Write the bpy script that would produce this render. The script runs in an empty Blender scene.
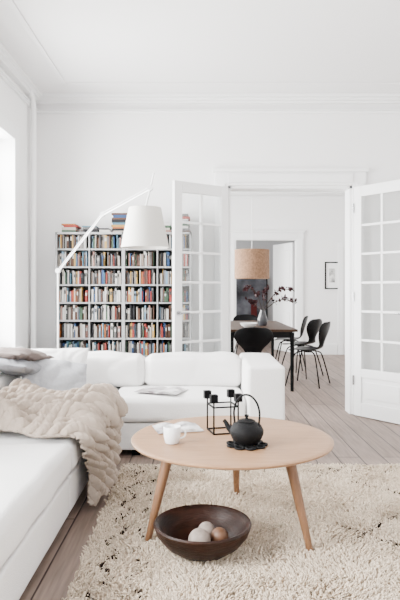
import bpy, bmesh, math, random
import numpy as np
from mathutils import Vector, Matrix, Euler, noise
random.seed(4); rng=np.random.default_rng(4)
S=bpy.context.scene
COL=S.collection

# ---------------------------------------------------------------- materials
def mat(name,color,rough=0.6,metal=0.0,var=0.0,vscale=5.0,bump=0.0,bscale=60.0,stretch=(1,1,1),color2=None,spec=0.5,attr=None,sheen=0.0,trans=0.0):
    m=bpy.data.materials.new(name); m.use_nodes=True
    nt=m.node_tree; N=nt.nodes; L=nt.links; b=N['Principled BSDF']
    b.inputs['Base Color'].default_value=(*color,1); b.inputs['Roughness'].default_value=rough
    b.inputs['Metallic'].default_value=metal; b.inputs['Specular IOR Level'].default_value=spec
    b.inputs['Sheen Weight'].default_value=sheen
    tc=N.new('ShaderNodeTexCoord'); mp=N.new('ShaderNodeMapping'); mp.inputs['Scale'].default_value=stretch
    L.new(tc.outputs['Object'],mp.inputs['Vector'])
    if attr:
        a=N.new('ShaderNodeVertexColor'); a.layer_name=attr
        L.new(a.outputs['Color'],b.inputs['Base Color'])
    elif var>0 or color2:
        n=N.new('ShaderNodeTexNoise'); n.inputs['Scale'].default_value=vscale; n.inputs['Detail'].default_value=5
        L.new(mp.outputs[0],n.inputs['Vector'])
        r=N.new('ShaderNodeValToRGB')
        c2=color2 if color2 else tuple(max(0,c*(1-var)) for c in color)
        r.color_ramp.elements[0].position=0.35; r.color_ramp.elements[1].position=0.65
        r.color_ramp.elements[0].color=(*c2,1); r.color_ramp.elements[1].color=(*color,1)
        L.new(n.outputs['Fac'],r.inputs['Fac']); L.new(r.outputs[0],b.inputs['Base Color'])
    if bump>0:
        n2=N.new('ShaderNodeTexNoise'); n2.inputs['Scale'].default_value=bscale; n2.inputs['Detail'].default_value=3
        L.new(mp.outputs[0],n2.inputs['Vector'])
        bp=N.new('ShaderNodeBump'); bp.inputs['Strength'].default_value=bump; bp.inputs['Distance'].default_value=0.01
        L.new(n2.outputs['Fac'],bp.inputs['Height']); L.new(bp.outputs[0],b.inputs['Normal'])
    return m

M_wall=mat('wall_paint',(0.84,0.83,0.825),0.85,bump=0.05,bscale=40)
M_ceil=mat('ceiling_paint',(0.80,0.79,0.79),0.9)
M_wall3=mat('wall_paint_grey',(0.50,0.50,0.51),0.85)
M_trim=mat('trim_paint',(0.85,0.848,0.845),0.45)
M_door=mat('door_paint',(0.82,0.818,0.815),0.4)
M_sofa=mat('sofa_boucle',(0.85,0.835,0.825),0.95,bump=0.5,bscale=220,var=0.04,vscale=120)
M_white_pil=mat('linen_white',(0.80,0.79,0.785),0.95,bump=0.3,bscale=300)
M_grey_pil=mat('linen_grey',(0.22,0.225,0.245),0.95,bump=0.2,bscale=300,var=0.1,vscale=60)
M_lgrey_pil=mat('linen_pale_grey',(0.36,0.365,0.385),0.95,bump=0.2,bscale=300,var=0.1,vscale=60)
M_taupe=mat('linen_taupe',(0.13,0.10,0.09),0.95,bump=0.2,bscale=300)
M_throw=mat('wool_throw',(0.42,0.345,0.285),0.95,bump=0.3,bscale=350,var=0.12,vscale=25,spec=0.1)
M_oak=mat('oak',(0.335,0.19,0.10),0.45,color2=(0.26,0.14,0.07),vscale=6,stretch=(1.2,14,14),bump=0.05,bscale=80)
M_oakleg=mat('oak_leg',(0.20,0.095,0.042),0.45,color2=(0.15,0.07,0.03),vscale=8,stretch=(14,14,1.2))
M_dark=mat('dark_wood',(0.026,0.009,0.005),0.45,color2=(0.010,0.0035,0.002),vscale=9,stretch=(1,1,5),bump=0.3,bscale=30,spec=0.2)
M_iron=mat('cast_iron',(0.003,0.003,0.0035),0.6,bump=0.4,bscale=200,spec=0.14)
M_black=mat('black_lacquer',(0.002,0.002,0.0025),0.4,spec=0.12)
M_blackm=mat('black_metal',(0.002,0.002,0.0025),0.5,spec=0.1)
M_chrome=mat('chrome',(0.40,0.40,0.41),0.25,metal=1)
M_ceramic=mat('ceramic',(0.84,0.84,0.84),0.2)
M_lampw=mat('lamp_metal_white',(0.8,0.8,0.8),0.35)
M_shade=mat('lamp_shade_parchment',(0.60,0.58,0.54),0.7,bump=0.05,bscale=100)
M_cork=mat('cork',(0.28,0.155,0.085),0.85,color2=(0.18,0.095,0.05),vscale=45,bump=0.2,bscale=90)
M_shelf=mat('bookcase_paint',(0.25,0.25,0.25),0.5)
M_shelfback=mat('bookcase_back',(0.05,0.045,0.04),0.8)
M_stone=mat('stone_ball',(0.36,0.29,0.25),0.6,var=0.35,vscale=25)
M_woodball=mat('wood_ball',(0.15,0.07,0.035),0.5,var=0.3,vscale=20)
M_books=mat('book_covers',(1,1,1),0.7,attr='Col',spec=0.2)
M_rug=mat('rug_wool',(1,1,1),0.95,attr='Col',spec=0.1)
M_rugbase=mat('rug_base',(0.45,0.36,0.27),0.95)
M_leaf=mat('dark_leaf',(0.03,0.006,0.008),0.5,spec=0.2)
M_stem=mat('stem',(0.03,0.017,0.01),0.7)

def glass_mat():
    m=bpy.data.materials.new('pane_glass'); m.use_nodes=True
    nt=m.node_tree; N=nt.nodes; L=nt.links; N.remove(N['Principled BSDF'])
    t=N.new('ShaderNodeBsdfTransparent'); t.inputs[0].default_value=(0.95,0.96,0.96,1)
    g=N.new('ShaderNodeBsdfGlossy'); g.inputs['Roughness'].default_value=0.04
    f=N.new('ShaderNodeLayerWeight'); f.inputs['Blend'].default_value=0.5
    p=N.new('ShaderNodeMath'); p.operation='POWER'; p.inputs[1].default_value=4; L.new(f.outputs['Facing'],p.inputs[0])
    q=N.new('ShaderNodeMath'); q.operation='MULTIPLY_ADD'; q.inputs[1].default_value=0.8; q.inputs[2].default_value=0.05; L.new(p.outputs[0],q.inputs[0])
    mx=N.new('ShaderNodeMixShader'); L.new(q.outputs[0],mx.inputs[0]); L.new(t.outputs[0],mx.inputs[1]); L.new(g.outputs[0],mx.inputs[2])
    L.new(mx.outputs[0],N['Material Output'].inputs[0]); return m
M_glass=glass_mat()

def floor_mat():
    m=bpy.data.materials.new('floor_boards'); m.use_nodes=True
    nt=m.node_tree; N=nt.nodes; L=nt.links; b=N['Principled BSDF']; b.inputs['Roughness'].default_value=0.5; b.inputs['Specular IOR Level'].default_value=0.3
    tc=N.new('ShaderNodeTexCoord'); mp=N.new('ShaderNodeMapping'); mp.inputs['Rotation'].default_value=(0,0,math.radians(90))
    L.new(tc.outputs['Object'],mp.inputs['Vector'])
    br=N.new('ShaderNodeTexBrick'); br.offset=0.37; br.inputs['Scale'].default_value=1
    br.inputs['Brick Width'].default_value=3.1; br.inputs['Row Height'].default_value=0.165
    br.inputs['Mortar Size'].default_value=0.005; br.inputs['Mortar Smooth'].default_value=0.3
    br.inputs['Color1'].default_value=(0.29,0.22,0.185,1); br.inputs['Color2'].default_value=(0.215,0.157,0.128,1)
    br.inputs['Mortar'].default_value=(0.03,0.02,0.016,1)
    L.new(mp.outputs[0],br.inputs['Vector'])
    mp2=N.new('ShaderNodeMapping'); mp2.inputs['Scale'].default_value=(22,1.3,1); L.new(tc.outputs['Object'],mp2.inputs['Vector'])
    n=N.new('ShaderNodeTexNoise'); n.inputs['Scale'].default_value=2.2; n.inputs['Detail'].default_value=7; L.new(mp2.outputs[0],n.inputs['Vector'])
    r=N.new('ShaderNodeValToRGB'); r.color_ramp.elements[0].position=0.3; r.color_ramp.elements[1].position=0.7
    r.color_ramp.elements[0].color=(0.62,0.60,0.59,1); r.color_ramp.elements[1].color=(1.1,1.1,1.1,1)
    L.new(n.outputs['Fac'],r.inputs['Fac'])
    mx=N.new('ShaderNodeMixRGB'); mx.blend_type='MULTIPLY'; mx.inputs[0].default_value=1
    L.new(br.outputs['Color'],mx.inputs[1]); L.new(r.outputs[0],mx.inputs[2]); L.new(mx.outputs[0],b.inputs['Base Color'])
    bp=N.new('ShaderNodeBump'); bp.inputs['Strength'].default_value=0.4; bp.inputs['Distance'].default_value=0.004; bp.invert=True
    L.new(br.outputs['Fac'],bp.inputs['Height']); L.new(bp.outputs[0],b.inputs['Normal'])
    return m
M_floor=floor_mat()

# ---------------------------------------------------------------- helpers
def group(name,loc=(0,0,0),rz=0.0):
    e=bpy.data.objects.new(name,None); e.empty_display_size=0.1; e.location=loc; e.rotation_euler=(0,0,rz); COL.objects.link(e); return e
def mk(name,verts,faces,m,parent=None,smooth=False):
    me=bpy.data.meshes.new(name); me.from_pydata([tuple(v) for v in verts],[],faces); me.update()
    ms=m if isinstance(m,(list,tuple)) else [m]
    for x in ms: me.materials.append(x)
    o=bpy.data.objects.new(name,me); COL.objects.link(o)
    if parent: o.parent=parent
    if smooth: me.polygons.foreach_set('use_smooth',[True]*len(me.polygons))
    return o
def fixn(o):
    bm=bmesh.new(); bm.from_mesh(o.data); bmesh.ops.remove_doubles(bm,verts=bm.verts,dist=1e-5)
    bmesh.ops.recalc_face_normals(bm,faces=bm.faces); bm.to_mesh(o.data); bm.free()
def boxes(name,lst,m,parent=None,bevel=0.0,seg=2):
    V=[];F=[]
    for (x0,x1,y0,y1,z0,z1) in lst:
        k=len(V)
        V+=[(x0,y0,z0),(x1,y0,z0),(x1,y1,z0),(x0,y1,z0),(x0,y0,z1),(x1,y0,z1),(x1,y1,z1),(x0,y1,z1)]
        F+=[(k,k+3,k+2,k+1),(k+4,k+5,k+6,k+7),(k,k+1,k+5,k+4),(k+1,k+2,k+6,k+5),(k+2,k+3,k+7,k+6),(k+3,k,k+4,k+7)]
    o=mk(name,V,F,m,parent)
    if bevel>0:
        b=o.modifiers.new('bev','BEVEL'); b.width=bevel; b.segments=seg; b.limit_method='ANGLE'
    return o
def rod(name,p1,p2,r1,r2,m,parent=None,n=16):
    p1=Vector(p1);p2=Vector(p2); d=(p2-p1).normalized()
    a=d.orthogonal().normalized(); b=d.cross(a)
    V=[];F=[]
    for p,r in ((p1,r1),(p2,r2)):
        for i in range(n):
            t=2*math.pi*i/n; V.append(p+a*(r*math.cos(t))+b*(r*math.sin(t)))
    for i in range(n): F.append((i,(i+1)%n,n+(i+1)%n,n+i))
    F.append(tuple(range(n-1,-1,-1))); F.append(tuple(range(n,2*n)))
    o=mk(name,V,F,m,parent,True)
    e=o.modifiers.new('es','EDGE_SPLIT'); e.split_angle=math.radians(50)
    return o
def lathe(name,prof,loc,m,parent=None,n=48,closed=False,wob=0.0):
    V=[];F=[]
    for (r,z) in prof:
        for i in range(n):
            t=2*math.pi*i/n; rr=r*(1+wob*math.sin(2*t+0.6)+wob*0.6*math.sin(3*t))
            V.append((loc[0]+rr*math.cos(t),loc[1]+rr*math.sin(t),loc[2]+z))
    k=len(prof)
    for j in range(k-1 if not closed else k):
        for i in range(n):
            a=j*n+i; b=j*n+(i+1)%n; c=((j+1)%k)*n+(i+1)%n; d=((j+1)%k)*n+i
            F.append((a,b,c,d))
    o=mk(name,V,F,m,parent,True); fixn(o); 
    e=o.modifiers.new('es','EDGE_SPLIT'); e.split_angle=math.radians(50)
    return o
def tube(name,pts,r,m,parent=None,radii=None,n=8,cyc=False):
    cu=bpy.data.curves.new(name,'CURVE'); cu.dimensions='3D'; cu.bevel_depth=r; cu.bevel_resolution=3; cu.use_fill_caps=True
    sp=cu.splines.new('NURBS'); sp.points.add(len(pts)-1)
    for i,p in enumerate(pts):
        sp.points[i].co=(*p,1); sp.points[i].radius=(radii[i] if radii else 1)
    sp.order_u=3; sp.use_endpoint_u=True; sp.use_cyclic_u=cyc; cu.resolution_u=8
    o=bpy.data.objects.new(name,cu); cu.materials.append(m); COL.objects.link(o)
    dg=bpy.context.evaluated_depsgraph_get(); me=bpy.data.meshes.new_from_object(o.evaluated_get(dg))
    bpy.data.objects.remove(o); o=bpy.data.objects.new(name,me); COL.objects.link(o)
    if not me.materials: me.materials.append(m)
    me.polygons.foreach_set('use_smooth',[True]*len(me.polygons))
    if parent: o.parent=parent
    return o
def ridge(v): 
    r=max(0,1-abs(noise.noise(v))*4); return r*r
def softbox(name,x0,x1,y0,y1,z0,z1,r,m,parent=None,bulge=0.0,bulge_s=0.0,wr=0.0,seed=0,crease=0.0,step=0.04):
    lo=[x0,y0,z0]; hi=[x1,y1,z1]; cs=[]
    for a in range(3):
        l,h=lo[a],hi[a]; rr=min(r,(h-l)/2*0.999)
        ang=[rr*(k/5) for k in range(6)]
        n=max(3,int((h-l-2*rr)/step))
        c=[l+q for q in ang]+[l+rr+(h-l-2*rr)*k/n for k in range(1,n)]+[h-q for q in reversed(ang)]
        cs.append(c)
    V=[];F=[]
    def face(ax,val):
        b,c=[i for i in range(3) if i!=ax]
        k=len(V); nb,nc=len(cs[b]),len(cs[c])
        for i in range(nb):
            for j in range(nc):
                p=[0,0,0]; p[ax]=val; p[b]=cs[b][i]; p[c]=cs[c][j]; V.append(p)
        for i in range(nb-1):
            for j in range(nc-1):
                F.append((k+i*nc+j,k+(i+1)*nc+j,k+(i+1)*nc+j+1,k+i*nc+j+1))
    for ax in range(3): face(ax,lo[ax]); face(ax,hi[ax])
    out=[]
    for p in V:
        inn=[min(max(p[a],lo[a]+min(r,(hi[a]-lo[a])/2)),hi[a]-min(r,(hi[a]-lo[a])/2)) for a in range(3)]
        d=Vector(p)-Vector(inn); q=Vector(inn)+(d.normalized()*r if d.length>1e-7 else d)
        u=(p[0]-x0)/(x1-x0)*2-1; v=(p[1]-y0)/(y1-y0)*2-1; w=(p[2]-z0)/(z1-z0)*2-1
        if w>0: q.z+=bulge*(1-u*u)*(1-v*v)*w
        q.y+=bulge_s*v*(1-u*u)*(1-w*w); q.x+=bulge_s*u*(1-v*v)*(1-w*w)
        if wr>0:
            q+=noise.noise_vector(Vector((q.x*4+seed,q.y*4,q.z*4)))*wr
        if crease>0:
            dd=Vector((u/max(.1,(x1-x0)),v/max(.1,(y1-y0)),w/max(.1,(z1-z0)))); dd=dd.normalized() if dd.length>0 else dd
            c_=ridge(Vector((q.x*2.5+seed+q.z*2,q.y*4,q.z*5-q.x)))
            q-=dd*c_*crease
        out.append(q)
    o=mk(name,out,F,m,parent,True); fixn(o); return o
def pillow(name,w,h,t,loc,rot,m,parent=None,seed=0,n=48,wr=0.016):
    V=[];F=[]
    for s in (1,-1):
        k=len(V)
        for i in range(n+1):
            for j in range(n+1):
                u=math.sin((i/n-0.5)*math.pi); v=math.sin((j/n-0.5)*math.pi)
                x=w/2*u*(1-0.07*(1-v*v)*abs(u)); y=h/2*v*(1-0.07*(1-u*u)*abs(v))
                z=s*t/2*(max(0,(1-u**2)*(1-v**2)))**0.42
                e=min(1,abs(z)/(t*0.2)+0.05)
                z+=noise.noise(Vector((x*9+seed*3.1,y*9,s*2+seed)))*wr*e - s*e*0.010*ridge(Vector((x*8+seed,y*8-x*4,s+seed)))
                y+=noise.noise(Vector((x*6+seed,1,seed)))*0.012
                V.append(Vector((x,y,z)))
        for i in range(n):
            for j in range(n):
                a=k+i*(n+1)+j; F.append((a,a+n+1,a+n+2,a+1) if s>0 else (a,a+1,a+n+2,a+n+1))
    R=Euler(rot,'XYZ').to_matrix(); L=Vector(loc)
    V=[R@v+L for v in V]
    o=mk(name,V,F,m,parent,True); 
    bm=bmesh.new(); bm.from_mesh(o.data); bmesh.ops.remove_doubles(bm,verts=bm.verts,dist=0.0006); bmesh.ops.recalc_face_normals(bm,faces=bm.faces); bm.to_mesh(o.data); bm.free()
    return o

# ---------------------------------------------------------------- room shell
YB=5.73; T=0.16; XL=-1.61; XR=3.4; ZC=3.10; Y0=-1.6; YF=11.0; Y3=14.2
WINS=[(0.9,2.3),(3.75,5.02),(6.6,7.9),(8.7,10.0),(11.9,13.4)]  # living room openings first; unseen dining and rear room openings added for light
boxes('floor',[(-2.0,XR+0.3,Y0,Y3+0.2,-0.12,0)],M_floor)
boxes('ceiling',[(-2.0,XR+0.3,Y0,Y3+0.2,ZC,ZC+0.15)],M_ceil)
DX0,DX1,DZ=0.273,1.484,2.225
boxes('wall_back',[(XL,DX0,YB,YB+T,0,ZC),(DX1,XR,YB,YB+T,0,ZC),(DX0,DX1,YB,YB+T,DZ,ZC)],M_wall)
def wall_left(name,x0,x1,ya,yb,openings,z0=0.72,z1=2.50):
    L=[];y=ya
    for (a,b) in openings:
        L.append((x0,x1,y,a,0,ZC)); L.append((x0,x1,a,b,0,z0)); L.append((x0,x1,a,b,z1,ZC)); y=b
    L.append((x0,x1,y,yb,0,ZC)); boxes(name,L,M_wall)
wall_left('wall_left',XL-0.3,XL,Y0,Y3+0.2,WINS)
boxes('wall_right',[(XR,XR+0.3,Y0,Y3+0.2,0,ZC)],M_wall)
FX0,FX1,FZ=0.675,1.80,2.147
boxes('wall_dining_back',[(XL,FX0,YF,YF+T,0,ZC),(FX1,XR,YF,YF+T,0,ZC),(FX0,FX1,YF,YF+T,FZ,ZC)],M_wall)
boxes('wall_rear_room',[(XL,XR,Y3,Y3+0.2,0,ZC)],M_wall3)
def casing(name,x0,x1,z,y,w=0.13,d=0.035,parent=None):
    boxes(name,[(x0-w,x0,y-d,y,0,z+w),(x1,x1+w,y-d,y,0,z+w),(x0,x1,y-d,y,z,z+w),
        (x0-w-0.02,x1+w+0.02,y-d-0.02,y,z+w,z+w+0.035),
        (x0-w+0.02,x0-0.03,y-d-0.012,y-d,0.2,z+0.02),(x1+0.03,x1+w-0.02,y-d-0.012,y-d,0.2,z+0.02),(x0,x1,y-d-0.012,y-d,z+0.03,z+w-0.02)],M_trim,bevel=0.004)
casing('trim_1',DX0,DX1,DZ,YB)
casing('trim_2',DX0,DX1,DZ,YB+T+0.035,0.12)
casing('trim_3',FX0,FX1,FZ,YF,0.14)
boxes('trim_4',[(DX0,DX0+0.025,YB-0.01,YB+T+0.01,0,DZ),(DX1-0.025,DX1,YB-0.01,YB+T+0.01,0,DZ),(DX0,DX1,YB-0.01,YB+T+0.01,DZ-0.025,DZ)],M_trim)
boxes('baseboard_back',[(XL,DX0-0.13,YB-0.025,YB,0,0.2),(DX1+0.13,XR,YB-0.025,YB,0,0.2)],M_trim,bevel=0.005)
boxes('baseboard_left',[(XL,XL+0.025,Y0,YB-0.025,0,0.2)],M_trim,bevel=0.005)
boxes('baseboard_right',[(XR-0.025,XR,Y0,YB-0.025,0,0.2)],M_trim,bevel=0.005)
boxes('baseboard_dining',[(XL,FX0-0.14,YF-0.025,YF,0,0.2),(FX1+0.14,2.57,YF-0.025,YF,0,0.2)],M_trim,bevel=0.005)
def cornice(name,x0,x1,y0,y1,back=True,front=False):
    L=[]
    for (d,za,zb) in ((0.10,3.07,ZC),(0.075,3.045,3.07),(0.05,3.02,3.045),(0.022,2.93,2.955),(0.035,2.955,2.968)):
        L.append((x0,x1,y1-d,y1,za,zb)); L.append((x0,x0+d,y0,y1-d,za,zb)); L.append((x1-d,x1,y0,y1-d,za,zb))
        if front: L.append((x0+d,x1-d,y0,y0+d,za,zb))
    boxes(name,L,M_trim,bevel=0.004)
cornice('trim_5',XL,XR,Y0,YB)
cornice('trim_6',XL,XR,YB+T,YF,front=True)
boxes('trim_7',[(XL+0.35,XR-0.35,YB-0.39,YB-0.35,ZC-0.012,ZC),(XL+0.35,XL+0.39,Y0,YB-0.35,ZC-0.012,ZC)],M_ceil,bevel=0.004)

def window(name,ya,yb,z0=0.72,z1=2.50):
    g=group(name,(XL,(ya+yb)/2,0)); h=(yb-ya)/2
    w=0.12
    boxes('casing',[(0,0.03,-h-w,-h,z0-0.05,z1+w),(0,0.03,h,h+w,z0-0.05,z1+w),(0,0.03,-h,h,z1,z1+w)],M_trim,g,0.005)
    boxes('sill',[(-0.28,0.06,-h-w,h+w,z0-0.05,z0)],M_trim,g,0.008)
    x0,x1=-0.22,-0.17; f=0.06
    boxes('sash_frame',[(x0,x1,-h,-h+f,z0,z1),(x0,x1,h-f,h,z0,z1),(x0,x1,-0.05,0.05,z0,z1),(x0,x1,-h+f,h-f,z0,z0+f),(x0,x1,-h+f,h-f,z1-f,z1),
        (x0,x1,-h+f,h-f,1.93,2.01),(x0+0.01,x1-0.01,-h+f,h-f,1.32,1.345)],M_trim,g,0.004)
    boxes('glass',[(-0.197,-0.193,-h+f,h-f,z0+f,z1-f)],M_glass,g)
for i,(a,b) in enumerate(WINS): window('window_%d'%(i+1),a,b)  # dining and rear room windows are invented, out of view, to brighten those rooms

def french(name,loc,rz,L=0.62,H=2.20,mirror=False,rows=6,knob=True):
    g=group(name,loc,rz); t=0.02; st=0.085; zb=0.42; zt=H-0.10; z0=0.008
    fr=[(0,st,-t,t,z0,H),(L-st,L,-t,t,z0,H),(st,L-st,-t,t,zt,H),(st,L-st,-t,t,z0,0.14),(st,L-st,-t,t,zb-0.04,zb+0.04)]
    boxes('frame',fr,M_door,g,0.004)
    boxes('bottom_panel',[(st,L-st,-0.008,0.008,0.14,zb-0.04),(st+0.04,L-st-0.04,-0.014,0.014,0.18,zb-0.08)],M_door,g,0.005)
    m=0.011; a=zb+0.04; mu=[(L/2-m,L/2+m,-0.015,0.015,a,zt)]
    for k in range(1,rows):
        z=a+(zt-a)*k/rows; mu.append((st,L-st,-0.015,0.015,z-m,z+m))
    boxes('muntins',mu,M_door,g,0.003)
    boxes('glass',[(st,L-st,-0.002,0.002,a,zt)],M_glass,g)
    if knob:
        rod('handle_rose',(L-0.045,-0.03,1.0),(L-0.045,0.03,1.0),0.022,0.022,M_chrome,g)
        for s in (-1,1):
            rod('handle_neck',(L-0.045,s*0.02,1.0),(L-0.045,s*0.06,1.0),0.008,0.008,M_chrome,g)
            rod('handle_lever',(L-0.045,s*0.058,1.0),(L-0.14,s*0.058,1.0),0.008,0.007,M_chrome,g)
    for z in (0.3,1.1,1.95): rod('hinge',(0,-0.025,z),(0,-0.025,z+0.09),0.009,0.009,M_chrome,g)
    return g
french('door_1',(0.262,5.655,0),math.atan2(-0.36,-0.50))
french('door_2',(1.495,5.655,0),math.atan2(-0.47,0.36))
g=group('door_3',(3.03,YF,0))
boxes('casing',[(-0.45,-0.35,-0.035,0,0,2.10),(0.27,0.36,-0.035,0,0,2.10),(-0.35,0.27,-0.035,0,2.0,2.10)],M_trim,g,0.004)
boxes('leaf',[(-0.35,0.27,-0.02,0,0,2.0),(-0.27,0.19,-0.03,-0.02,0.15,0.75),(-0.27,0.19,-0.03,-0.02,0.9,1.88)],M_door,g,0.006)
rod('knob',(-0.30,-0.06,1.0),(-0.30,-0.02,1.0),0.025,0.012,M_blackm,g)
g=group('door_4',(1.78,YF+T+0.05,0),math.radians(112))
boxes('leaf',[(0,0.75,-0.02,0.02,0.01,2.12)],M_door,g,0.004)
boxes('panels',[(0.1,0.65,-0.03,0.03,0.2,0.8),(0.1,0.65,-0.03,0.03,0.95,1.98)],M_door,g,0.008)
rod('knob',(0.7,-0.07,1.0),(0.7,0.07,1.0),0.02,0.02,M_blackm,g)

tube('heating_pipe',[(XL+0.05,5.50,0.0),(XL+0.05,5.50,1.0),(XL+0.05,5.50,2.0),(XL+0.05,5.50,2.78),(XL+0.05,5.50,2.90),(XL+0.05,5.47,3.0),(XL+0.05,5.40,3.03),(XL+0.05,5.38,3.10)],0.026,M_trim)

# ---------------------------------------------------------------- sofa
sg=group('sofa',(0,0,0))
SX=-0.66
softbox('chaise_base_1',-1.57,SX-0.012,1.45,3.02,0.05,0.245,0.015,M_sofa,sg,wr=0.002)
softbox('chaise_seat_1',-1.57,SX,1.45,3.02,0.255,0.43,0.045,M_sofa,sg,bulge=0.02,wr=0.010,crease=0.004)
softbox('chaise_base_2',-1.57,SX-0.012,3.035,4.24,0.05,0.245,0.015,M_sofa,sg,wr=0.002,seed=3)
softbox('chaise_seat_2',-1.57,SX,3.035,4.24,0.255,0.43,0.045,M_sofa,sg,bulge=0.015,wr=0.010,seed=3,crease=0.004)
softbox('corner_base',-1.57,SX,4.25,5.0,0.05,0.245,0.015,M_sofa,sg)
softbox('corner_seat',-1.57,SX,4.25,5.0,0.255,0.43,0.045,M_sofa,sg,bulge=0.01)
softbox('seat_base',SX+0.01,0.335,4.24,5.0,0.05,0.245,0.015,M_sofa,sg,wr=0.002,seed=5)
softbox('seat_cushion',SX+0.01,0.335,4.22,5.0,0.255,0.43,0.045,M_sofa,sg,bulge=0.015,wr=0.010,seed=5,crease=0.004)
softbox('backrest_long',-1.57,0.335,4.86,5.10,0.05,0.63,0.04,M_sofa,sg,wr=0.008,seed=6)
softbox('backrest_side',-1.58,-1.36,1.45,4.86,0.05,0.60,0.04,M_sofa,sg,wr=0.008,seed=7)
softbox('arm',0.34,0.61,4.20,5.10,0.05,0.665,0.03,M_sofa,sg,bulge=0.005,bulge_s=0.006,wr=0.006,seed=8)
boxes('feet',[(x,x+0.06,y,y+0.06,0,0.06) for x,y in [(-1.5,1.5),(-0.78,1.5),(-0.78,2.9),(-0.78,4.1),(-0.5,4.3),(0.5,4.27),(0.5,5.0),(-1.5,5.0),(-0.2,5.0),(-1.5,3.0)]],M_blackm,sg)
softbox('back_cushion_1',-1.20,-0.45,4.69,4.88,0.425,0.69,0.055,M_sofa,sg,bulge=0.02,bulge_s=0.025,wr=0.022,seed=11,crease=0.007,step=0.018)
softbox('back_cushion_2',-0.435,0.325,4.69,4.88,0.425,0.685,0.055,M_sofa,sg,bulge=0.02,bulge_s=0.025,wr=0.022,seed=15,crease=0.007,step=0.018)
pg=group('throw_pillow',(0,0,0))
pillow('pillow',0.52,0.38,0.15,(-1.12,4.52,0.585),(math.radians(66),0,math.radians(12)),M_white_pil,pg,2)
pg=group('throw_pillow',(0,0,0))
pillow('pillow',0.50,0.40,0.14,(-1.05,4.25,0.555),(math.radians(42),math.radians(10),math.radians(24)),M_lgrey_pil,pg,5)
pg=group('throw_pillow',(0,0,0))
pillow('pillow',0.5,0.42,0.12,(-1.33,4.22,0.66),(math.radians(5),math.radians(12),math.radians(80)),M_grey_pil,pg,7)
pg=group('throw_pillow',(0,0,0))
pillow('pillow',0.46,0.36,0.10,(-1.33,4.24,0.745),(math.radians(3),math.radians(8),math.radians(75)),M_taupe,pg,9)

# ---------------------------------------------------------------- knitted throw : real cable-knit relief
def throw():
    ns,nt=520,520; V=[];F=[]
    seatL=0.64; edge=SX; top=0.450; R=0.05; hang=0.355
    tot=seatL+R*math.pi/2+hang
    for i in range(ns+1):
        s=i/ns*tot
        for j in range(nt+1):
            t=j/nt
            edgew=0.05*noise.noise(Vector((s*5,0,5)))
            if s<seatL: x=edge-R*0.3-seatL+s; z=top; n=Vector((0,0,1)); hg=0
            elif s<seatL+R*math.pi/2:
                a=(s-seatL)/R; x=edge-R*0.3+R*math.sin(a); z=top-R+R*math.cos(a); n=Vector((math.sin(a),0,math.cos(a))); hg=0.2*(s-seatL)/(R*1.57)
            else:
                d=s-seatL-R*math.pi/2; x=edge+R*0.7+0.02*d; z=top-R-d; n=Vector((1,0,0)); hg=0.2+0.8*d/hang
            k=s/tot
            ya=3.06+0.10*hg+0.06*math.sin(s*7+1)+edgew; yb=4.06-0.30*hg-0.06*max(0,k-0.4)+0.05*math.sin(s*5)
            y=ya+(yb-ya)*t
            f1=noise.noise(Vector((s*2.0+t*1.5,t*3.2,0.3))); f2=noise.noise(Vector((s*3+3,t*5+s*2,4.3)))
            r1=max(0,1-abs(f1)*2.6); r2=max(0,1-abs(f2)*3)
            fold=0.075*r1*r1*(3-2*r1)+0.02*r2*r2*(3-2*r2)+0.015
            env=min(1,t/0.05)*min(1,(1-t)/0.05)*min(1,(s+0.01)/0.05)
            fold*= (0.25+0.75*max(0,env))*(1 if hg<0.2 else 0.7)
            T_=t*1.0+0.05*noise.noise(Vector((s*3,t*2,8)))
            P=0.098; c=(T_/P)%1.0; sp=s/0.13
            if c<0.74:
                u=c/0.74*2-1
                a1=0.5*math.sin(2*math.pi*sp); 
                w=0.46
                h1=max(0,1-((u-a1)/w)**2)**0.5*(0.58+0.42*math.cos(2*math.pi*sp)); h2=max(0,1-((u+a1)/w)**2)**0.5*(0.58-0.42*math.cos(2*math.pi*sp))
                rel=0.046*max(h1,h2)
                rel+=0.006*abs(math.sin(math.pi*(s/0.030+u*1.6)))
            else:
                v=(c-0.74)/0.26; rel=0.012*math.sin(math.pi*v)*(0.3+0.7*abs(math.sin(math.pi*s/0.03)))
            p=Vector((x,y,z))+n*(fold+rel-0.004)
            if hg>0.2: p.z+=0.02*noise.noise(Vector((t*7,0,9)))*hg
            V.append(p)
    for i in range(ns):
        for j in range(nt):
            a=i*(nt+1)+j; F.append((a,a+1,a+nt+2,a+nt+1))
    o=mk('knitted_throw_blanket',V,F,M_throw,None,True)
    fixn(o)
    md=o.modifiers.new('s','SOLIDIFY'); md.thickness=0.012; md.offset=-1 
    return o
throw()

def magazine(name,loc,rz,w=0.21,h=0.28):
    g=group(name,loc,rz)
    for s,nm in ((1,'page_right'),(-1,'page_left')):
        V=[];F=[];n=12
        for zz in (0,1):
            for i in range(n+1):
                u=i/n; z=0.002+(0.012*math.sin(math.pi*min(1,u*1.1)) if zz else 0)+ (0.004 if zz else 0)
                V+= [(s*u*w,-h/2,z),(s*u*w,h/2,z)]
        m=(n+1)*2
        for i in range(n):
            a=2*i; F+=[(m+a,m+a+2,m+a+3,m+a+1),(a,a+1,a+3,a+2),(a,a+2,m+a+2,m+a),(a+1,m+a+1,m+a+3,a+3)]
        F+=[(0,m,m+1,1),(2*n,2*n+1,m+2*n+1,m+2*n)]
        mk(nm,V,F,M_page if s>0 else M_page2,g)
M_page=mat('magazine_page',(0.70,0.69,0.68),0.5,color2=(0.15,0.13,0.14),vscale=14)
M_page2=mat('magazine_photo',(0.65,0.64,0.64),0.5,color2=(0.15,0.12,0.13),vscale=10)
magazine('magazine',(-0.29,4.42,0.449),math.radians(-20),0.17,0.24)
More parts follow.
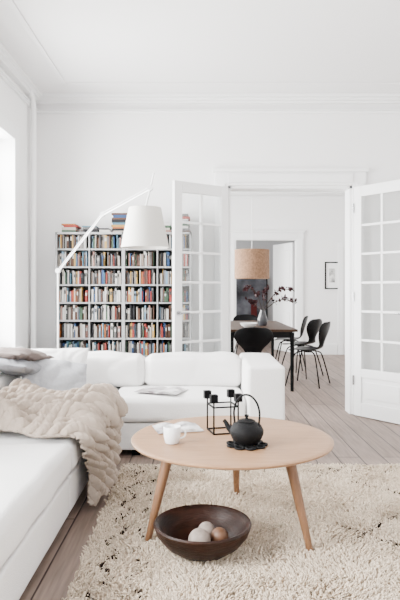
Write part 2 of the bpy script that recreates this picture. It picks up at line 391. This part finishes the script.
magazine('magazine',(-0.12,3.12,0.471),math.radians(15),0.12,0.18)

# ---------------------------------------------------------------- rug
def rug():
    X0,X1,Ya,Yb=-0.51,2.3,1.25,3.97
    boxes('b',[(X0,X1,Ya,Yb,0.001,0.012)],M_rugbase).name='rug_base'
    n=110000
    x=rng.uniform(X0,X1,n); y=rng.uniform(Ya,Yb,n)
    ex=(x<X0+0.02); x=x+np.where(ex,rng.uniform(-0.02,0.01,n),0)
    keep=np.ones(n,bool)
    for (cx,cy,r) in ((0.01,2.68,0.10),(-0.247,2.785,0.022),(0.505,2.67,0.022),(0.216,3.43,0.022)):
        keep&=((x-cx)**2+(y-cy)**2)>r*r
    x=x[keep];y=y[keep];n=len(x)
    lx=np.array([noise.noise(Vector((a*5,b*5,0))) for a,b in zip(x,y)]); ly=np.array([noise.noise(Vector((a*5,b*5,7))) for a,b in zip(x,y)])
    leanx=lx*0.026+rng.normal(0,0.009,n); leany=ly*0.026+rng.normal(0,0.009,n)-0.004
    h=rng.uniform(0.019,0.031,n)*(1+0.2*lx); r=rng.uniform(0.003,0.0055,n)
    th=rng.uniform(0,6.28,n)
    V=np.zeros((n,10,3))
    for k in range(3):
        a=th+k*2.0944
        V[:,k,0]=x+r*np.cos(a); V[:,k,1]=y+r*np.sin(a); V[:,k,2]=0.010
        V[:,3+k,0]=x+leanx*0.45+r*1.1*np.cos(a); V[:,3+k,1]=y+leany*0.45+r*1.1*np.sin(a); V[:,3+k,2]=0.010+h*0.6
        V[:,6+k,0]=x+leanx*0.95+r*0.8*np.cos(a); V[:,6+k,1]=y+leany*0.95+r*0.8*np.sin(a); V[:,6+k,2]=0.010+h*0.93
    V[:,9,0]=x+leanx*1.15; V[:,9,1]=y+leany*1.15; V[:,9,2]=0.010+h
    base=(np.arange(n)*10)[:,None]
    quads=[]
    for l in (0,3):
        for k in range(3):
            k2=(k+1)%3; quads.append([l+k,l+k2,l+3+k2,l+3+k])
    tris=[[6+k,6+(k+1)%3,9] for k in range(3)]
    lt=np.array([4]*6+[3]*3); loops=np.concatenate([np.array(quads).ravel(),np.array(tris).ravel()])
    LV=(base+loops[None,:]).ravel(); LT=np.tile(lt,n)
    me=bpy.data.meshes.new('rug'); me.vertices.add(n*10); me.vertices.foreach_set('co',V.ravel())
    me.loops.add(len(LV)); me.loops.foreach_set('vertex_index',LV.astype(np.int32))
    me.polygons.add(len(LT)); st=np.concatenate([[0],np.cumsum(LT)[:-1]]); me.polygons.foreach_set('loop_start',st.astype(np.int32))
    me.update(calc_edges=True); me.polygons.foreach_set('use_smooth',np.ones(len(LT),bool))
    c=np.zeros((n,3)); br=rng.uniform(0.90,1.06,n)*(1+0.08*lx)
    c[:,0]=0.69*br;c[:,1]=0.575*br;c[:,2]=0.45*br
    zz=np.abs(((y/0.24)%1)-0.5)*0.16
    d1=np.abs(x-(X0+0.07+zz))<0.010
    d2=(np.abs(x-(X0+0.28-zz))<0.009)&(((y/0.12)%1)<0.5)
    d3=(np.abs(y-(Yb-0.10-np.abs(((x/0.24)%1)-0.5)*0.12))<0.010)&(((x/0.12)%1)<0.55)
    loz=(np.abs(np.abs(((x+0.1)/0.9)%1-0.5)*0.9+np.abs(((y+0.3)/0.9)%1-0.5)*0.9-0.45)<0.012)&(rng.uniform(0,1,n)<0.35)
    dk=((d1|d2|d3)&(rng.uniform(0,1,n)<0.6))|(loz&(x>0.7))
    c[dk]=np.array([0.02,0.013,0.01])
    C=np.ones((n,10,4)); C[:,:,:3]=c[:,None,:]
    at=me.color_attributes.new('Col','FLOAT_COLOR','POINT'); at.data.foreach_set('color',C.ravel())
    me.materials.append(M_rug)
    g=group('shag_rug',(0,0,0)); o=bpy.data.objects.new('pile',me); COL.objects.link(o); o.parent=g
    bpy.data.objects['rug_base'].parent=g
rug()

# ---------------------------------------------------------------- coffee table
cx,cy,H=0.160,2.965,0.47
g=group('coffee_table',(cx,cy,0))
lathe('top',[(0,H),(0.480,H),(0.498,H-0.001),(0.505,H-0.006),(0.503,H-0.014),(0.480,H-0.024),(0.44,H-0.032),(0,H-0.032)],(0,0,0),M_oak,g,96)
feet=[(-0.409,-0.18),(0.343,-0.295),(0.054,0.465)]
for i,(fx,fy) in enumerate(feet):
    l=math.hypot(fx,fy); ux,uy=fx/l,fy/l; rt=0.335
    n=20; V=[];F=[]
    P1=Vector((ux*rt,uy*rt,H-0.03)); P0=Vector((fx,fy,0.012))
    prof=[(0,0.013),(0.02,0.015),(0.4,0.0205),(0.75,0.0245),(0.92,0.027),(1,0.030)]
    for t,r in prof:
        p=P0.lerp(P1,t)
        for k in range(n): V.append(p+Vector((r*math.cos(2*math.pi*k/n),r*math.sin(2*math.pi*k/n),0)))
    for j in range(len(prof)-1):
        for k in range(n): F.append((j*n+k,j*n+(k+1)%n,(j+1)*n+(k+1)%n,(j+1)*n+k))
    F.append(tuple(range(n-1,-1,-1))); F.append(tuple(len(V)-n+k for k in range(n)))
    mk('leg_%d'%(i+1),V,F,M_oakleg,g,True)

g=group('wooden_bowl',(0.012,2.665,0.022))
lathe('bowl',[(0,0.006),(0.10,0.0),(0.115,0.006),(0.172,0.045),(0.208,0.09),(0.222,0.130),(0.216,0.137),(0.204,0.132),(0.188,0.095),(0.15,0.052),(0.10,0.026),(0,0.020)],(0,0,0),M_dark,g,64,wob=0.006)
def ball(name,loc,r,m):
    bm=bmesh.new(); bmesh.ops.create_uvsphere(bm,u_segments=32,v_segments=20,radius=r)
    for v in bm.verts: v.co*=1+0.03*noise.noise(v.co*20)
    me=bpy.data.meshes.new(name); bm.to_mesh(me); bm.free(); me.materials.append(m)
    me.polygons.foreach_set('use_smooth',[True]*len(me.polygons))
    o=bpy.data.objects.new(name,me); o.location=loc; COL.objects.link(o)
bz=0.022
ball('decorative_ball',(-0.002,2.605,bz+0.026+0.052),0.050,M_stone)
ball('decorative_ball',(0.088,2.65,bz+0.03+0.044),0.040,M_woodball)
ball('decorative_ball',(0.03,2.72,bz+0.03+0.042),0.040,M_stone)

tx,ty=0.222,2.79
g=group('cast_iron_trivet',(tx,ty,H+0.0005))
def torus(name,loc,R,r,m,parent,n=28,k=8,sc=1.0):
    V=[];F=[]
    for i in range(n):
        t=2*math.pi*i/n
        for j in range(k):
            p=2*math.pi*j/k; V.append((loc[0]+(R+r*math.cos(p))*math.cos(t),loc[1]+(R+r*math.cos(p))*math.sin(t),loc[2]+r*sc*math.sin(p)))
    for i in range(n):
        for j in range(k): F.append((i*k+j,((i+1)%n)*k+j,((i+1)%n)*k+(j+1)%k,i*k+(j+1)%k))
    return mk(name,V,F,m,parent,True)
for i in range(9):
    t=2*math.pi*i/9; torus('scallop_%d'%i,(0.076*math.cos(t),0.076*math.sin(t),0.006),0.020,0.0055,M_iron,g)
torus('ring_outer',(0,0,0.006),0.058,0.0055,M_iron,g); torus('ring_inner',(0,0,0.006),0.03,0.0055,M_iron,g)
for i in range(6):
    t=math.pi*i/3; rod('spoke_%d'%i,(0,0,0.006),(0.058*math.cos(t),0.058*math.sin(t),0.006),0.0045,0.0045,M_iron,g)
g=group('teapot',(tx,ty,H+0.013),math.radians(-25))
lathe('body',[(0,0),(0.045,0),(0.052,0.004),(0.070,0.022),(0.080,0.045),(0.0805,0.062),(0.070,0.084),(0.050,0.098),(0.040,0.102),(0,0.102)],(0,0,0),M_iron,g)
lathe('lid',[(0.041,0.100),(0.042,0.106),(0.030,0.112),(0.008,0.116),(0.006,0.120),(0.011,0.127),(0.010,0.134),(0,0.137)],(0,0,0),M_iron,g)
tube('spout',[(-0.066,0,0.045),(-0.092,0,0.058),(-0.104,0,0.085),(-0.118,0,0.098)],0.011,M_iron,g,[1.6,1.3,0.95,0.8])
hp=[(-0.060,0,0.088)]+[(0.066*math.cos(t)*-1,0,0.135+0.095*math.sin(t)) for t in np.linspace(-0.1,math.pi+0.1,11)]+[(0.060,0,0.088)]
tube('handle',hp,0.005,M_iron,g)
for s in (-1,1): torus('lug_%d'%s,(s*0.060,0,0.088),0.006,0.004,M_iron,g)

g=group('candle_holder',(0.118,3.07,H+0.0005),math.radians(14))
q=0.065; b=0.0035
fr=[(-q-b,q+b,s*q-b,s*q+b,0,2*b) for s in (-1,1)]+[(s*q-b,s*q+b,-q,q,0,2*b) for s in (-1,1)]
fr+=[(-q,q,s*q-b,s*q+b,0.135,0.135+2*b) for s in (-1,1)]+[(s*q-b,s*q+b,-q,q,0.135,0.135+2*b) for s in (-1,1)]
fr+=[(a*q-b,a*q+b,c*q-b,c*q+b,0,0.165) for a in (-1,1) for c in (-1,1)]
boxes('frame',fr,M_blackm,g)
k=0.018; cups=[]
for a_ in (-1,1):
    for c_ in (-1,1):
        X,Y=a_*q,c_*q; cups+=[(X-k,X+k,Y-k,Y+k,0.165,0.170),(X-k,X-k+0.005,Y-k,Y+k,0.170,0.205),(X+k-0.005,X+k,Y-k,Y+k,0.170,0.205),(X-k+0.005,X+k-0.005,Y-k,Y-k+0.005,0.170,0.205),(X-k+0.005,X+k-0.005,Y+k-0.005,Y+k,0.170,0.205)]
boxes('cups',cups,M_blackm,g)

g=group('coffee_cup',(-0.135,2.83,H+0.001))
lathe('body',[(0,0),(0.028,0),(0.033,0.004),(0.040,0.035),(0.043,0.080),(0.041,0.082),(0.038,0.078),(0.036,0.035),(0.028,0.008),(0,0.006)],(0,0,0),M_ceramic,g)
tube('handle',[(0.040,0,0.066),(0.062,0,0.066),(0.066,0,0.045),(0.058,0,0.028),(0.038,0,0.024)],0.0045,M_ceramic,g)

# ---------------------------------------------------------------- bookcase and books
BX0,BX1,BY0,BY1,BZ=-1.351,-0.08,5.47,5.705,1.75
g=group('bookcase',(0,0,0))
rows=10; t=0.018; z0=0.08
L=[(BX0,BX1,BY0,BY1,BZ-t,BZ),(BX0,BX1,BY0+0.02,BY1,0,z0),(BX0,BX1,BY0,BY1,z0,z0+t)]
W=(BX1-BX0)/4; 
for i in range(5):
    x=BX0+i*W; th=0.012 if i in (1,3) else (0.03 if i==2 else 0.018)
    xc=min(max(x,BX0+th/2),BX1-th/2); L.append((xc-th/2,xc+th/2,BY0,BY1,0,BZ))
pitch=(BZ-z0)/rows
for r in range(1,rows): L.append((BX0,BX1,BY0+0.003,BY1,z0+r*pitch,z0+r*pitch+0.014))
boxes('frame',L,M_shelf,g)
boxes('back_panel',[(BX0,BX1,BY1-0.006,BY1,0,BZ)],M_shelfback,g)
BV=[];BF=[];BC=[]
pal=[(0.40,0.39,0.37)]*4+[(0.28,0.25,0.22)]*3+[(0.01,0.01,0.012)]*3+[(0.06,0.03,0.02)]*3+[(0.19,0.025,0.02)]*2+[(0.02,0.045,0.11),(0.05,0.11,0.15),(0.24,0.08,0.025),(0.17,0.17,0.18),(0.11,0.105,0.10),(0.28,0.17,0.05),(0.035,0.065,0.04),(0.24,0.13,0.11),(0.08,0.075,0.075),(0.12,0.19,0.26),(0.14,0.11,0.09)]
def bk(x0,x1,y0,y1,za,zb,c,lean=0):
    k=len(BV)
    BV.extend([(x0,y0,za),(x1,y0,za),(x1,y1,za),(x0,y1,za),(x0+lean,y0,zb),(x1+lean,y0,zb),(x1+lean,y1,zb),(x0+lean,y1,zb)])
    BF.extend([(k,k+3,k+2,k+1),(k+4,k+5,k+6,k+7),(k,k+1,k+5,k+4),(k+1,k+2,k+6,k+5),(k+2,k+3,k+7,k+6),(k+3,k,k+4,k+7)])
    BC.extend([c]*8)
for r in range(rows):
    zb=z0+r*pitch+(0.019 if r==0 else 0.015); hmax=pitch-0.02
    for c in range(4):
        x=BX0+c*W+0.02; xe=BX0+(c+1)*W-0.02
        while x<xe-0.01:
            w=random.choice([0.008,0.010,0.011,0.012,0.016,0.020]); 
            if x+w>xe: break
            h=hmax*random.uniform(0.66,0.96); col=random.choice(pal); j=random.uniform(0.8,1.15); col=tuple(q*j for q in col)
            y0=BY0+0.012+random.uniform(0,0.03)
            if random.random()<0.03: x+=w; continue
            bk(x,x+w,y0,y0+0.14,zb,zb+h,col)
            if w>0.011 and random.random()<0.6:
                c2=random.choice([(0.35,0.35,0.33),(0.03,0.03,0.03)]); bk(x+0.002,x+w-0.002,y0-0.001,y0,zb+h*0.55,zb+h*0.8,c2)
            x+=w+0.0012
def stack(x0,w,nb,z=BZ+0.0015):
    for i in range(nb):
        h=random.uniform(0.012,0.028); dx=random.uniform(-0.012,0.012)
        bk(x0+dx,x0+w+dx,BY0+0.02,BY0+0.2,z,z+h,random.choice(pal)); z+=h+0.001
stack(-1.29,0.13,4); stack(-1.10,0.13,3); stack(-0.95,0.10,2); stack(-0.82,0.15,9); stack(-0.60,0.12,5); stack(-0.25,0.15,8); stack(-0.42,0.14,4)
o=mk('books',BV,BF,M_books)
at=o.data.color_attributes.new('Col','FLOAT_COLOR','POINT'); at.data.foreach_set('color',np.array([(*c,1) for c in BC]).ravel())

# ---------------------------------------------------------------- floor lamp
g=group('floor_lamp',(-1.27,5.25,0)); o0=Vector((-1.27,5.25,0))
lathe('base',[(0,0),(0.13,0),(0.135,0.006),(0.13,0.018),(0.03,0.024),(0,0.024)],(0,0,0),M_lampw,g)
J1=Vector((0,0,1.371))
J2=Vector((-0.83,5.0,1.845))-o0; J3=Vector((-0.40,4.72,2.02))-o0
rod('post',(0,0,0.02),J1,0.009,0.009,M_lampw,g)
rod('lower_arm',J1,J2,0.0075,0.0075,M_lampw,g)
off=Vector((0.0,0,0.024)); rod('lower_arm_spring_rod',J1+off,J2+off,0.003,0.003,M_lampw,g)
rod('upper_arm',J2,J3,0.0075,0.0075,M_lampw,g); rod('upper_arm_spring_rod',J2+off,J3+off,0.003,0.003,M_lampw,g)
for i,J in enumerate((J1,J2,J3)): rod('joint_%d'%i,J+Vector((0,-0.02,0.01)),J+Vector((0,0.02,0.01)),0.022,0.022,M_lampw,g)
rod('head_bracket',J3,J3+Vector((0.03,-0.02,0.13)),0.007,0.007,M_lampw,g)
SC=Vector((-0.435,4.64,1.545))-o0
rod('shade_stem',J3,SC+Vector((0,0,0.30)),0.008,0.008,M_lampw,g)
rod('socket',SC+Vector((0,0,0.20)),SC+Vector((0,0,0.31)),0.022,0.018,M_lampw,g)
sh=lathe('shade',[(0.190,0),(0.128,0.315),(0.126,0.315),(0.188,0)],tuple(SC),M_shade,g,64,closed=True)
for i in range(3):
    a_=i*2.094; rod('shade_spoke_%d'%i,SC+Vector((0,0,0.305)),SC+Vector((0.127*math.cos(a_),0.127*math.sin(a_),0.305)),0.003,0.003,M_lampw,g)

# ---------------------------------------------------------------- dining room
M_tabletop=mat('dining_top_wood',(0.05,0.026,0.014),0.5,color2=(0.03,0.015,0.008),vscale=6,stretch=(14,1.2,14),spec=0.15)
g=group('dining_table',(0.74,7.95,0))
boxes('top',[(-0.42,0.42,-1.0,1.0,0.712,0.742)],M_tabletop,g,0.004)
for i,(a_,b_) in enumerate([(-0.36,-0.94),(0.36,-0.94),(-0.36,0.94),(0.36,0.94)]):
    rod('leg_%d'%i,(a_,b_,0),(a_,b_,0.70),0.02,0.026,M_black,g)
boxes('apron',[(-0.36,0.36,-0.95,-0.92,0.64,0.712),(-0.36,0.36,0.92,0.95,0.64,0.712),(-0.37,-0.34,-0.92,0.92,0.64,0.712),(0.34,0.37,-0.92,0.92,0.64,0.712)],M_black,g)
def chair(loc,rz):
    g=group('dining_chair',loc,rz)
    prof=[(0.215,0.425,0.13),(0.205,0.437,0.175),(0.15,0.447,0.215),(0.05,0.448,0.235),(-0.06,0.445,0.225),(-0.14,0.452,0.17),(-0.185,0.485,0.105),(-0.205,0.53,0.085),(-0.222,0.585,0.12),(-0.24,0.645,0.19),(-0.26,0.71,0.222),(-0.275,0.765,0.205),(-0.285,0.80,0.16),(-0.288,0.815,0.10)]
    n=10;V=[];F=[]
    for (y,z,w) in prof:
        for i in range(n+1):
            u=i/n*2-1
            back=max(0,min(1,(z-0.47)/0.1))
            V.append((u*w, y+back*0.045*u*u, z+(1-back)*0.012*u*u))
    for j in range(len(prof)-1):
        for i in range(n): a=j*(n+1)+i; F.append((a,a+1,a+n+2,a+n+1))
    o=mk('shell',V,F,M_black,g,True)
    m=o.modifiers.new('s','SOLIDIFY'); m.thickness=0.013
    m=o.modifiers.new('ss','SUBSURF'); m.levels=1; m.render_levels=2
    for i,(a_,b_) in enumerate([(-1,1),(1,1),(-1,-1),(1,-1)]):
        tube('leg_%d'%i,[(a_*0.03,b_*0.03,0.435),(a_*0.12,b_*0.11,0.43),(a_*0.16,b_*0.15,0.36),(a_*0.235,b_*0.22,0.0)],0.009,M_blackm,g)
    rod('mount',(0,0,0.415),(0,0,0.44),0.05,0.05,M_blackm,g)
chair((0.56,6.50,0),math.radians(4))
chair((1.42,8.25,0),math.radians(50))
chair((1.38,9.05,0),math.radians(75))
chair((1.38,7.50,0),math.radians(62))
chair((0.10,7.6,0),math.radians(-90)); chair((0.10,8.5,0),math.radians(-90)); chair((0.74,9.25,0),math.radians(180))

g=group('pendant_lamp',(0.69,7.8,0))
lathe('shade',[(0.232,1.36),(0.232,1.745),(0.229,1.745),(0.229,1.36)],(0,0,0),M_cork,g,64,closed=True)
rod('cord',(0,0,1.7),(0,0,ZC-0.02),0.004,0.004,M_trim,g); rod('canopy',(0,0,ZC-0.05),(0,0,ZC),0.03,0.05,M_trim,g)
rod('socket',(0,0,1.60),(0,0,1.72),0.02,0.02,M_trim,g)
for i in range(3):
    a_=i*2.094; rod('spoke_%d'%i,(0,0,1.71),(0.23*math.cos(a_),0.23*math.sin(a_),1.71),0.003,0.003,M_trim,g)

M_vase=mat('vase_ceramic',(0.04,0.04,0.045),0.2)
g=group('orchid_vase',(0.82,7.7,0.743))
lathe('vase',[(0,0),(0.05,0),(0.06,0.02),(0.065,0.09),(0.04,0.16),(0.025,0.20),(0.03,0.215),(0.022,0.21),(0.03,0.16),(0.05,0.09),(0,0.02)],(0,0,0),M_vase,g)
def blob(V,F,c,d,l,w):
    d=d.normalized(); s=d.orthogonal().normalized(); s=(s*random.uniform(-1,1)+d.cross(s)*random.uniform(-1,1)).normalized(); u=d.cross(s)
    k=len(V)
    V+= [c,c+d*l*0.3+s*w*0.8+u*w*0.2,c+d*l*0.3-s*w*0.8+u*w*0.2,c+d*l*0.7+s*w*0.7,c+d*l*0.7-s*w*0.7,c+d*l+u*w*-0.3]
    F+= [(k,k+1,k+2),(k+1,k+3,k+4,k+2),(k+3,k+5,k+4)]
V=[];F=[]
br=[[(0,0,0.18),(0.10,0,0.36),(0.25,-0.02,0.50),(0.42,0,0.46)],[(0,0,0.18),(-0.05,0,0.38),(-0.14,0.0,0.50),(-0.24,0,0.50)],[(0,0,0.18),(0.02,0.04,0.4),(0.08,0.08,0.52)],[(0,0,0.18),(0.14,0.02,0.30),(0.30,0.05,0.36),(0.46,0.03,0.30)],[(0,0,0.18),(-0.10,0.03,0.30),(-0.20,0.03,0.34)]]
for i,p in enumerate(br):
    tube('stem_%d'%i,p,0.005,M_stem,g)
    for k in range(34):
        t=random.uniform(0.35,1)*(len(p)-1); a_=min(int(t),len(p)-2); c=Vector(p[a_]).lerp(Vector(p[a_+1]),t-a_)
        d=Vector((random.gauss(0,1),random.gauss(0,1),random.gauss(0,1)))
        blob(V,F,c,d,random.uniform(0.035,0.065),0.02)
mk('blossoms',V,F,M_leaf,g)
g=group('serving_bowl',(0.60,7.25,0.743))
lathe('bowl',[(0,0),(0.05,0),(0.09,0.03),(0.11,0.06),(0.105,0.06),(0.085,0.035),(0,0.01)],(0,0,0),M_ceramic,g)

M_print=mat('print_paper',(0.75,0.74,0.72),0.6,color2=(0.12,0.12,0.12),vscale=9)
g=group('picture_frame',((332-200)/587*11,YF,1.21+(290-275.5)/587*11))
a_,b_=0.135,0.255
boxes('frame',[(-a_,-a_+0.022,-0.03,0,-b_,b_),(a_-0.022,a_,-0.03,0,-b_,b_),(-a_+0.022,a_-0.022,-0.03,0,-b_,-b_+0.022),(-a_+0.022,a_-0.022,-0.03,0,b_-0.022,b_)],M_blackm,g)
boxes('mat_board',[(-a_+0.02,a_-0.02,-0.012,0,-b_+0.02,b_-0.02)],M_trim,g)
boxes('print',[(-0.055,0.055,-0.016,-0.012,-0.13,0.13)],M_print,g)
M_art=mat('art_canvas',(0.16,0.165,0.19),0.6,color2=(0.010,0.010,0.013),vscale=2.6,spec=0.2)
M_artred=mat('art_red',(0.09,0.012,0.012),0.6,spec=0.2)
g=group('wall_artwork',(1.25,Y3,1.02))
boxes('canvas',[(-0.40,0.35,-0.04,0,-0.62,0.50)],M_art,g)
boxes('artwork_border',[(-0.43,-0.40,-0.045,0,-0.65,0.53),(0.35,0.38,-0.045,0,-0.65,0.53),(-0.40,0.35,-0.045,0,0.50,0.53),(-0.40,0.35,-0.045,0,-0.65,-0.62)],M_blackm,g)
boxes('art_shape',[(-0.02,0.12,-0.044,-0.04,-0.45,-0.05)],M_artred,g)

# ---------------------------------------------------------------- light
w=bpy.data.worlds.new('World'); S.world=w; w.use_nodes=True
bg=w.node_tree.nodes['Background']; bg.inputs[0].default_value=(0.97,0.98,1.0,1); bg.inputs[1].default_value=2.8
def area(name,loc,rot,sx,sy,e,col=(1,1,1)):
    l=bpy.data.lights.new(name,'AREA'); l.shape='RECTANGLE'; l.size=sx; l.size_y=sy; l.energy=e; l.color=col
    o=bpy.data.objects.new(name,l); o.location=loc; o.rotation_euler=rot; COL.objects.link(o)
for i,((a_,b_),e) in enumerate(zip(WINS,[680,640,580,580,200])):
    area('window_daylight_%d'%i,(XL-0.45,(a_+b_)/2,1.65),(0,math.radians(-90),0),1.8,1.4,e,(1.0,0.99,0.98))  # area lamps stand in for sky; dining and rear room ones are added fill
# ---------------------------------------------------------------- camera
c=bpy.data.cameras.new('camera'); c.lens=35.2; c.sensor_width=36; c.shift_y=-10/600; c.clip_start=0.05
co=bpy.data.objects.new('camera',c); co.location=(0,0,1.21); co.rotation_euler=(math.radians(90),0,0); COL.objects.link(co); S.camera=co
